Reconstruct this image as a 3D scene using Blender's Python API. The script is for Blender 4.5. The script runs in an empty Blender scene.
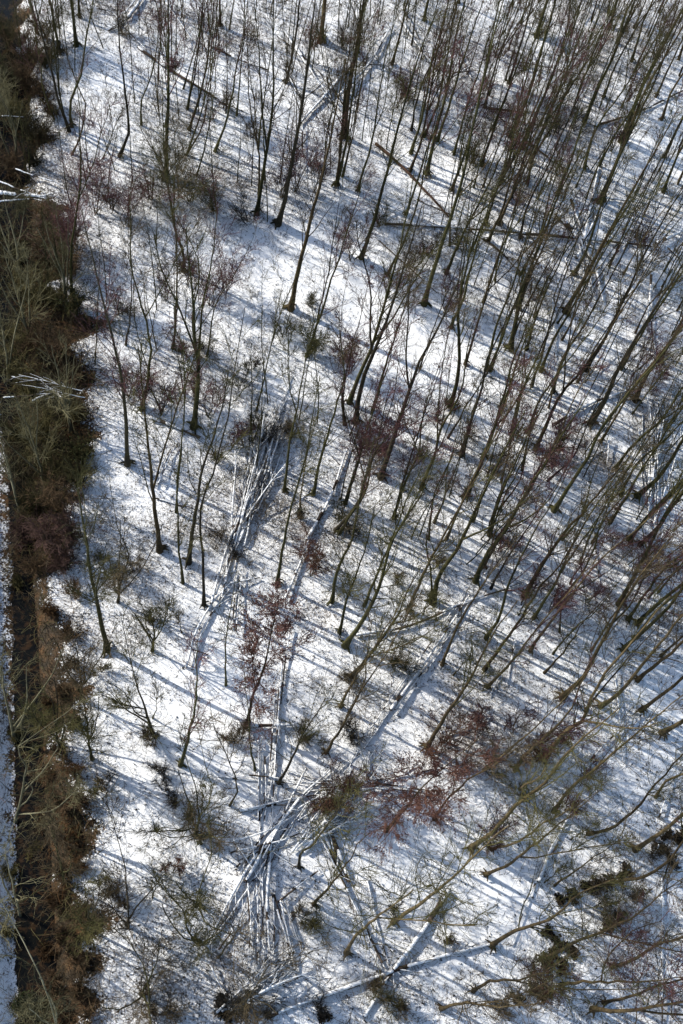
import bpy, math
import numpy as np
C = bpy.context.scene.collection
sc = bpy.context.scene
RAD = math.radians

# ------------------------------------------------------------------ camera
F = 1050.0                      # focal length in pixels of a 683 x 1024 picture
CX, CY = 341.5, 512.0
NADIR = (186.0, 1088.0)         # where plumb lines meet in the photograph
H = 50.0                        # camera height in metres
def nrm(v):
    v = np.asarray(v, float)
    return v / np.maximum(np.linalg.norm(v, axis=-1, keepdims=True), 1e-9)
_n = nrm([(NADIR[0]-CX)/F, -(NADIR[1]-CY)/F, -1.0])
_z = -_n
_v = np.array([0, 0, -1.0])
_y = nrm(_v - _v.dot(_z)*_z)
_x = np.cross(_y, _z)
ROT = np.array([_x, _y, _z])    # camera space -> world
CAM = np.array([0, 0, H])
cam_data = bpy.data.cameras.new('camera')
cam = bpy.data.objects.new('camera', cam_data); C.objects.link(cam)
import mathutils
cam.matrix_world = mathutils.Matrix.Translation((0, 0, H)) @ mathutils.Matrix(ROT.tolist()).to_4x4()
cam_data.sensor_fit = 'VERTICAL'; cam_data.sensor_height = 24.0
cam_data.lens = 24.0*F/1024.0
cam_data.clip_start = 0.1; cam_data.clip_end = 2000
sc.camera = cam
def ray(px, py):
    return ROT @ np.array([(px-CX)/F, -(py-CY)/F, -1.0])
def at(px, py, z=0.0):
    d = ray(px, py); return CAM + d*((H-z)/-d[2])
def to_px(p):
    q = ROT.T @ (np.asarray(p)-CAM); return np.array([CX + F*q[0]/-q[2], CY - F*q[1]/-q[2]])

# ------------------------------------------------------------------ light
SUN_EL = 32.0
_a, _b = at(386, 829), at(455, 866)
sh = _b - _a; sh = sh/np.linalg.norm(sh)                 # the way the shadows fall
sun_az = math.atan2(-sh[0], -sh[1])                      # clockwise from +Y, towards the sun
sun_d = bpy.data.lights.new('sun', 'SUN'); sun_d.energy = 4.4; sun_d.angle = RAD(0.4)
sun_d.color = (1.0, 0.945, 0.86)
sun = bpy.data.objects.new('sun', sun_d); C.objects.link(sun)
e = RAD(SUN_EL)
to_sun = mathutils.Vector((-sh[0]*math.cos(e), -sh[1]*math.cos(e), math.sin(e)))
sun.rotation_euler = to_sun.to_track_quat('Z', 'Y').to_euler()
sun.location = (-30, 30, 60)
w = bpy.data.worlds.new('World'); sc.world = w; w.use_nodes = True
nt = w.node_tree; bg = nt.nodes['Background']
sky = nt.nodes.new('ShaderNodeTexSky'); sky.sky_type = 'NISHITA'; sky.sun_disc = False
sky.sun_elevation = e; sky.sun_rotation = sun_az
nt.links.new(sky.outputs[0], bg.inputs[0]); bg.inputs[1].default_value = 0.15
sc.view_settings.view_transform = 'Standard'; sc.view_settings.look = 'None'
sc.view_settings.exposure = EXPO = 0.64; sc.view_settings.gamma = 1.0
sc.view_settings.use_curve_mapping = False

# ------------------------------------------------------------------ materials
def mat(name):
    m = bpy.data.materials.new(name); m.use_nodes = True
    return m, m.node_tree.nodes, m.node_tree.links, m.node_tree.nodes['Principled BSDF']
def noise(N, L, src, scale, detail=4, rough=0.6):
    n = N.new('ShaderNodeTexNoise'); n.inputs['Scale'].default_value = scale
    n.inputs['Detail'].default_value = detail; n.inputs['Roughness'].default_value = rough
    L.new(src, n.inputs['Vector']); return n.outputs['Fac']
def ramp(N, L, src, stops):
    r = N.new('ShaderNodeValToRGB'); cr = r.color_ramp
    while len(cr.elements) < len(stops): cr.elements.new(0.5)
    for e_, (p, c) in zip(cr.elements, stops):
        e_.position = p; e_.color = (*c, 1) if len(c) == 3 else c
    L.new(src, r.inputs[0]); return r.outputs[0]
def mathn(N, L, op, a, b=None, c=None, clamp=False):
    m = N.new('ShaderNodeMath'); m.operation = op; m.use_clamp = clamp
    for i, v in enumerate((a, b, c)):
        if v is None: continue
        if isinstance(v, (int, float)): m.inputs[i].default_value = v
        else: L.new(v, m.inputs[i])
    return m.outputs[0]
def mix(N, L, f, a, b):
    m = N.new('ShaderNodeMix'); m.data_type = 'RGBA'
    if isinstance(f, (int, float)): m.inputs[0].default_value = f
    else: L.new(f, m.inputs[0])
    for i, v in ((6, a), (7, b)):
        if isinstance(v, tuple): m.inputs[i].default_value = (*v, 1)
        else: L.new(v, m.inputs[i])
    return m.outputs[2]
def bark(name, stops, scale=3.0, bump=0.5, rough=0.9, snowy=0.0):
    m, N, L, B = mat(name)
    tc = N.new('ShaderNodeTexCoord'); oi = N.new('ShaderNodeObjectInfo')
    mp = N.new('ShaderNodeMapping'); mp.inputs['Scale'].default_value = (1, 1, .25)
    L.new(tc.outputs['Object'], mp.inputs[0])
    n1 = noise(N, L, mp.outputs[0], scale*6, 5); n2 = noise(N, L, tc.outputs['Object'], scale*.4, 2)
    f = mathn(N, L, 'ADD', mathn(N, L, 'MULTIPLY', n1, .5), mathn(N, L, 'MULTIPLY', n2, .5))
    f = mathn(N, L, 'ADD', f, mathn(N, L, 'MULTIPLY', mathn(N, L, 'SUBTRACT', oi.outputs['Random'], .5), .22))
    L.new(ramp(N, L, f, stops), B.inputs['Base Color'])
    B.inputs['Roughness'].default_value = rough; B.inputs['Specular IOR Level'].default_value = .1
    bp = N.new('ShaderNodeBump'); bp.inputs['Strength'].default_value = bump; bp.inputs['Distance'].default_value = .03
    L.new(n1, bp.inputs['Height']); L.new(bp.outputs[0], B.inputs['Normal'])
    return m
M = {}
M['bark_brown'] = bark('bark_brown', [(.32, (0.0158, 0.0123, 0.0062)), (.46, (0.0528, 0.0387, 0.0202)), (.56, (0.0836, 0.0625, 0.0317)), (.68, (0.1496, 0.1144, 0.0598))], 4.0, .8)
M['bark_olive'] = bark('bark_olive', [(.3, (0.0164, 0.0156, 0.0062)), (.5, (0.0476, 0.0452, 0.0172)), (.7, (0.0866, 0.0827, 0.0351))])
M['bark_dark'] = bark('bark_dark', [(.3, (0.0119, 0.0102, 0.0068)), (.5, (0.0323, 0.0272, 0.0170)), (.7, (0.0654, 0.0578, 0.0365))])
M['bark_pale'] = bark('bark_pale', [(.3, (.05, .048, .03)), (.5, (.14, .13, .08)), (.7, (.25, .23, .15))])
M['log_bark'] = bark('log_bark', [(.3, (.018, .013, .01)), (.5, (.05, .036, .026)), (.7, (.11, .085, .065))])
M['log_bare'] = bark('log_bare', [(.3, (0.022, 0.013, 0.009)), (.5, (0.068, 0.040, 0.027)), (.7, (0.128, 0.088, 0.063))])
def twig(name, c0, c1): return bark(name, [(.35, c0), (.65, c1)], 2.0, .0, .85)
M['twig_brown'] = twig('twig_brown', (0.0348, 0.0255, 0.0153), (0.0867, 0.0680, 0.0391))
M['twig_olive'] = twig('twig_olive', (0.0296, 0.0288, 0.0104), (0.0832, 0.0768, 0.0288))
M['twig_dark'] = twig('twig_dark', (0.015, 0.014, 0.011), (0.049, 0.042, 0.034))
M['twig_plum'] = twig('twig_plum', (0.044, 0.021, 0.022), (0.113, 0.056, 0.055))
M['twig_rust'] = twig('twig_rust', (0.044, 0.022, 0.014), (0.112, 0.056, 0.038))
M['catkin'] = twig('catkin', (.055, .028, .025), (.13, .068, .058))
M['reed_brown'] = twig('reed_brown', (.026, .019, .011), (.105, .073, .040))
M['reed_rust'] = twig('reed_rust', (0.0357, 0.0179, 0.0068), (0.1275, 0.0629, 0.0238))
M['reed_olive'] = twig('reed_olive', (.034, .032, .013), (.095, .085, .038))
M['leaf_ivy'] = twig('leaf_ivy', (.020, .028, .010), (.060, .068, .025))
M['leaf_dead'] = twig('leaf_dead', (.012, .010, .007), (.045, .032, .020))
M['lit_twig_brown'] = twig('lit_brown_stems', (.034, .022, .012), (.125, .082, .046))  # lit copies of the twig colours for the ditch: sunlit look put into the colour
M['lit_twig_olive'] = twig('lit_olive_stems', (.026, .024, .009), (.10, .086, .036))
M['lit_twig_dark'] = twig('lit_dark_stems', (.012, .011, .006), (.050, .042, .022))
M['lit_twig_plum'] = twig('lit_plum_stems', (.034, .021, .018), (.120, .072, .060))
M['lit_twig_rust'] = twig('lit_rust_stems', (0.0306, 0.0180, 0.0090), (0.0945, 0.0540, 0.0252))
M['limb_green'] = twig('green_limbs', (.04, .038, .018), (.16, .145, .08))
def snow_material(name, litter=False):
    m, N, L, B = mat(name)
    tc = N.new('ShaderNodeTexCoord'); P = tc.outputs['Object']
    fine = noise(N, L, P, 9, 5, .7); coarse = noise(N, L, P, 1.3, 4, .6); vf = noise(N, L, P, 28, 3, .7)
    col = mix(N, L, coarse, (.81, .83, .835), (.885, .885, .875))
    if litter:
        at_ = N.new('ShaderNodeAttribute'); at_.attribute_name = 'bank'       # metres inside the ditch bank
        lt = N.new('ShaderNodeAttribute'); lt.attribute_name = 'litter'
        patch = noise(N, L, P, .35, 4, .6)
        # thin snow over leaf litter: specks where fine noise tops a threshold that patches lower
        thr = mathn(N, L, 'SUBTRACT', .705, mathn(N, L, 'MULTIPLY', mathn(N, L, 'MULTIPLY', patch, lt.outputs['Fac']), .30))
        s1 = mathn(N, L, 'MULTIPLY', mathn(N, L, 'SUBTRACT', fine, thr), 14.0, clamp=True)
        thr2 = mathn(N, L, 'SUBTRACT', .755, mathn(N, L, 'MULTIPLY', mathn(N, L, 'MULTIPLY', patch, lt.outputs['Fac']), .36))
        s2 = mathn(N, L, 'MULTIPLY', mathn(N, L, 'SUBTRACT', vf, thr2), 10.0, clamp=True)
        s = mathn(N, L, 'MAXIMUM', s1, s2)
        lc = ramp(N, L, vf, [(.35, (.05, .035, .022)), (.6, (.16, .12, .085))])
        col = mix(N, L, mathn(N, L, 'MULTIPLY', s, .82), col, lc)
        # ditch bank: dead leaves and earth with ragged edge
        bk = mathn(N, L, 'ADD', at_.outputs['Fac'], mathn(N, L, 'MULTIPLY', mathn(N, L, 'SUBTRACT', fine, .5), 3.4))
        bk = mathn(N, L, 'ADD', bk, mathn(N, L, 'MULTIPLY', mathn(N, L, 'SUBTRACT', coarse, .5), 3.0))
        bk = mathn(N, L, 'MULTIPLY', bk, 4.0, clamp=True)
        bc = ramp(N, L, mathn(N, L, 'ADD', mathn(N, L, 'MULTIPLY', coarse, .6), mathn(N, L, 'MULTIPLY', vf, .4)),
                  [(.38, (.012, .010, .005)), (.5, (.035, .023, .011)), (.60, (.11, .055, .020)), (.74, (.16, .085, .03))])
        col = mix(N, L, bk, col, bc)
    L.new(col, B.inputs['Base Color'])
    B.inputs['Roughness'].default_value = .75; B.inputs['Specular IOR Level'].default_value = .25
    hsum = mathn(N, L, 'ADD', mathn(N, L, 'MULTIPLY', fine, .6), mathn(N, L, 'MULTIPLY', vf, .4))
    bp = N.new('ShaderNodeBump'); bp.inputs['Strength'].default_value = .8; bp.inputs['Distance'].default_value = .06
    L.new(hsum, bp.inputs['Height']); L.new(bp.outputs[0], B.inputs['Normal'])
    return m
M['snow_ground'] = snow_material('snow_ground', True)
M['snow'] = snow_material('snow')
m, N, L, B = mat('ditch_water'); M['water'] = m
tc = N.new('ShaderNodeTexCoord')
wn = noise(N, L, tc.outputs['Object'], 2.2, 5, .7)
L.new(ramp(N, L, wn, [(.5, (.004, .004, .003)), (.62, (.03, .017, .008))]), B.inputs['Base Color'])
B.inputs['Roughness'].default_value = .25; B.inputs['Specular IOR Level'].default_value = .12
bp = N.new('ShaderNodeBump'); bp.inputs['Strength'].default_value = .3; bp.inputs['Distance'].default_value = .02
L.new(noise(N, L, tc.outputs['Object'], 6, 2), bp.inputs['Height']); L.new(bp.outputs[0], B.inputs['Normal'])

# ------------------------------------------------------------------ mesh helpers
rng = np.random.default_rng(11)
def tubes(P, R, S=4, tip=False):
    """P (N,K,3) polylines, R (N,K) radii -> verts, quads"""
    P = np.asarray(P, float); R = np.asarray(R, float)
    n, K, _ = P.shape
    T = np.empty_like(P); T[:, 1:-1] = P[:, 2:]-P[:, :-2]; T[:, 0] = P[:, 1]-P[:, 0]; T[:, -1] = P[:, -1]-P[:, -2]
    T = nrm(T)
    ref = np.where(np.abs(T[:, :1, 2:3]) > .9, np.array([[[1., 0, 0]]]), np.array([[[0., 0, 1.]]]))
    ref = np.broadcast_to(ref, P.shape)
    A = nrm(np.cross(T, ref)); Bv = np.cross(T, A)
    ang = np.arange(S)*2*np.pi/S
    V = P[:, :, None] + R[:, :, None, None]*(A[:, :, None]*np.cos(ang)[None, None, :, None] + Bv[:, :, None]*np.sin(ang)[None, None, :, None])
    idx = np.arange(n*K*S).reshape(n, K, S)
    a = idx[:, :-1]; b = idx[:, 1:]
    Q = np.stack([a, np.roll(a, -1, 2), np.roll(b, -1, 2), b], -1).reshape(-1, 4)
    return V.reshape(-1, 3), Q
def mesh(name, parts, material, parent=None, loc=None, smooth=True):
    vs, fs, o = [], [], 0
    for v, f in parts:
        vs.append(v); fs.append(f+o); o += len(v)
    V = np.concatenate(vs); Fq = np.concatenate(fs)
    if loc is not None: V = V-np.asarray(loc)
    me = bpy.data.meshes.new(name)
    me.vertices.add(len(V)); me.vertices.foreach_set('co', V.astype(np.float32).ravel())
    me.loops.add(Fq.size); me.loops.foreach_set('vertex_index', Fq.astype(np.int32).ravel())
    me.polygons.add(len(Fq)); me.polygons.foreach_set('loop_start', (np.arange(len(Fq))*Fq.shape[1]).astype(np.int32))
    if smooth: me.polygons.foreach_set('use_smooth', np.ones(len(Fq), bool))
    me.update(calc_edges=True); me.materials.append(material)
    ob = bpy.data.objects.new(name, me); C.objects.link(ob)
    if parent is not None: ob.parent = parent
    elif loc is not None: ob.location = loc
    return ob
def thing(name, loc, cat, group=None):
    o = bpy.data.objects.new(name, None); C.objects.link(o); o.location = loc; o.empty_display_size = .3
    o['category'] = cat
    if group: o['group'] = group
    return o
def grow(P0, D, Ln, K, up, jit):
    n = len(P0); P = np.empty((n, K, 3)); P[:, 0] = P0; d = nrm(D); st = (np.asarray(Ln)/(K-1)).reshape(-1, 1)
    for k in range(1, K):
        d = nrm(d + rng.normal(0, jit, (n, 3)) + np.array([0, 0, up]))
        P[:, k] = P[:, k-1] + d*st
    return P
def kids(P, n, t0, t1, ang):
    """n children per polyline: start points, directions, and the parent's parameter"""
    m, K, _ = P.shape
    t = rng.uniform(t0, t1, (m, n)); x = t*(K-1); i = np.minimum(x.astype(int), K-2); f = (x-i)[..., None]
    r = np.arange(m)[:, None]
    a, b = P[r, i], P[r, i+1]
    p = (a*(1-f)+b*f).reshape(-1, 3); T = nrm(b-a).reshape(-1, 3)
    q = nrm(np.cross(T, rng.normal(0, 1, T.shape)))
    an = rng.uniform(ang*.7, ang*1.25, (len(p), 1))
    return p, T*np.cos(an)+q*np.sin(an), t.reshape(-1)
def taper(n, K, r0, r1):
    r0 = np.asarray(r0, float).reshape(-1, 1)*np.ones((n, 1)); return r0 + (r1-r0)*np.linspace(0, 1, K)[None]
def spline(pts, K):
    pts = np.asarray(pts, float)
    d = np.r_[0, np.cumsum(np.linalg.norm(np.diff(pts, axis=0), axis=1))]
    s = np.linspace(0, d[-1], K)
    # Catmull-Rom by tangents
    m = np.gradient(pts, d, axis=0) if len(pts) > 2 else np.repeat((pts[1:]-pts[:1])/d[-1], 2, 0)
    out = np.empty((K, 3))
    for j, x in enumerate(s):
        i = min(max(np.searchsorted(d, x)-1, 0), len(pts)-2); h = d[i+1]-d[i]; t = (x-d[i])/h
        out[j] = ((2*t**3-3*t**2+1)*pts[i] + (t**3-2*t**2+t)*h*m[i] + (-2*t**3+3*t**2)*pts[i+1] + (t**3-t**2)*h*m[i+1])
    return out

# ------------------------------------------------------------------ ground, ditch
# ditch edges and water line, laid out once on the ground plane and run on straight beyond the picture
def wl(pp): return np.array([at(x, y)[:2] for x, y in pp])
_e0, _e1 = at(15, 0)[:2], at(32, 1024)[:2]
AX = nrm(_e0-_e1); AN = np.array([AX[1], -AX[0]])        # along the ditch, and towards the wood
def st(xy): return xy @ AX, xy @ AN
def edge(pp):
    s, t = st(wl(pp)); o = np.argsort(s); return s[o], t[o]
EDGE_R = edge([(40, -40), (38, 60), (40, 175), (72, 215), (84, 330), (88, 430), (86, 520), (74, 600), (72, 690), (84, 780), (92, 880), (94, 960), (92, 1060)])
EDGE_L = edge([(-60, -40), (-50, 200), (-22, 330), (-2, 450), (0, 540), (1, 640), (4, 740), (8, 850), (13, 960), (17, 1060)])
WATER = edge([(4, -40), (14, 100), (16, 180), (6, 300), (7, 450), (13, 600), (18, 700), (23, 820), (28, 930), (30, 1060)])
def prof(xy):
    s, t = st(xy)
    r = np.interp(s, *EDGE_R)+2.0*(vnoise(np.c_[s, s*0], .45, 61)-.5)+1.5*(vnoise(np.c_[s, s*0], 1.3, 62)-.5); l = np.interp(s, *EDGE_L); w_ = np.interp(s, *WATER)
    bank = np.minimum(r-t, t-l)
    return s, t, r, l, w_, bank
def vnoise(xy, sc_, seed):
    x = xy*sc_; i = np.floor(x).astype(int); f = x-i; f = f*f*(3-2*f)
    def h(a, b): 
        v = np.sin(a*127.1+b*311.7+seed*74.7)*43758.5453; return v-np.floor(v)
    a = h(i[:, 0], i[:, 1]); b = h(i[:, 0]+1, i[:, 1]); c = h(i[:, 0], i[:, 1]+1); d = h(i[:, 0]+1, i[:, 1]+1)
    return (a*(1-f[:, 0])+b*f[:, 0])*(1-f[:, 1]) + (c*(1-f[:, 0])+d*f[:, 0])*f[:, 1]
def ground_z(xy):
    xy = np.atleast_2d(xy); s, t, r, l, w_, bank = prof(xy)
    z = .30*(vnoise(xy, .12, 1)-.5) + .16*(vnoise(xy, .5, 2)-.5) + .09*(vnoise(xy, 1.6, 3)-.5) + .04*(vnoise(xy, 4, 4)-.5)
    b = np.clip(bank/1.2, 0, 1); z = z*(1-.6*b) - .35*b*b*(3-2*b)
    dw = np.abs(t-w_); c = np.clip(1.65-dw, 0, 1); z -= .75*c*c*(3-2*c)
    return z
def lines(a, b, step, far):
    f = np.arange(a, b, step); g = np.geomspace(step*2, far, 26)
    return np.r_[(a-np.cumsum(g)[::-1]), f, b+np.cumsum(g)]
gx = lines(-34, 44, .28, 60); gy = lines(-8, 84, .28, 60)
X, Y = np.meshgrid(gx, gy, indexing='xy'); XY = np.stack([X.ravel(), Y.ravel()], 1)
Z = ground_z(XY)
nx, ny = len(gx), len(gy); ii = np.arange(nx*ny).reshape(ny, nx)
Q = np.stack([ii[:-1, :-1], ii[:-1, 1:], ii[1:, 1:], ii[1:, :-1]], -1).reshape(-1, 4)
g = mesh('ground', [(np.c_[XY, Z], Q)], M['snow_ground']); g['kind'] = 'structure'
bank = prof(XY)[5]
# how much litter pokes through: more under the trees, least in the bright clearing
def litter_at(xy):
    v = .47 + .95*vnoise(xy, .22, 9)
    for (px, py, rr, k) in ((330, 275, 5.5, .75), (420, 345, 4.5, .7), (220, 290, 3.5, .5), (200, 700, 4, .35), (330, 870, 3.5, .3), (120, 830, 3, .5), (470, 880, 4, .35), (110, 560, 2.5, .4)):
        c = at(px, py)[:2]; d = np.linalg.norm(xy-c, axis=1); v = v*(1-k*np.exp(-(d/rr)**2))
    return v
for nm, arr in (('bank', bank), ('litter', litter_at(XY))):
    a = g.data.attributes.new(nm, 'FLOAT', 'POINT'); a.data.foreach_set('value', arr.astype(np.float32))
sv = np.linspace(WATER[0][0]-120, WATER[0][-1]+150, 160); tv = np.interp(sv, *WATER)
ctr = sv[:, None]*AX + tv[:, None]*AN
V = np.concatenate([np.c_[ctr-AN*2.0, np.full(160, -.86)], np.c_[ctr+AN*2.0, np.full(160, -.86)]])
k = np.arange(159); wt = mesh('ditch_water', [(V, np.stack([k, k+1, k+161, k+160], 1))], M['water']); wt['kind'] = 'structure'
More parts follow.
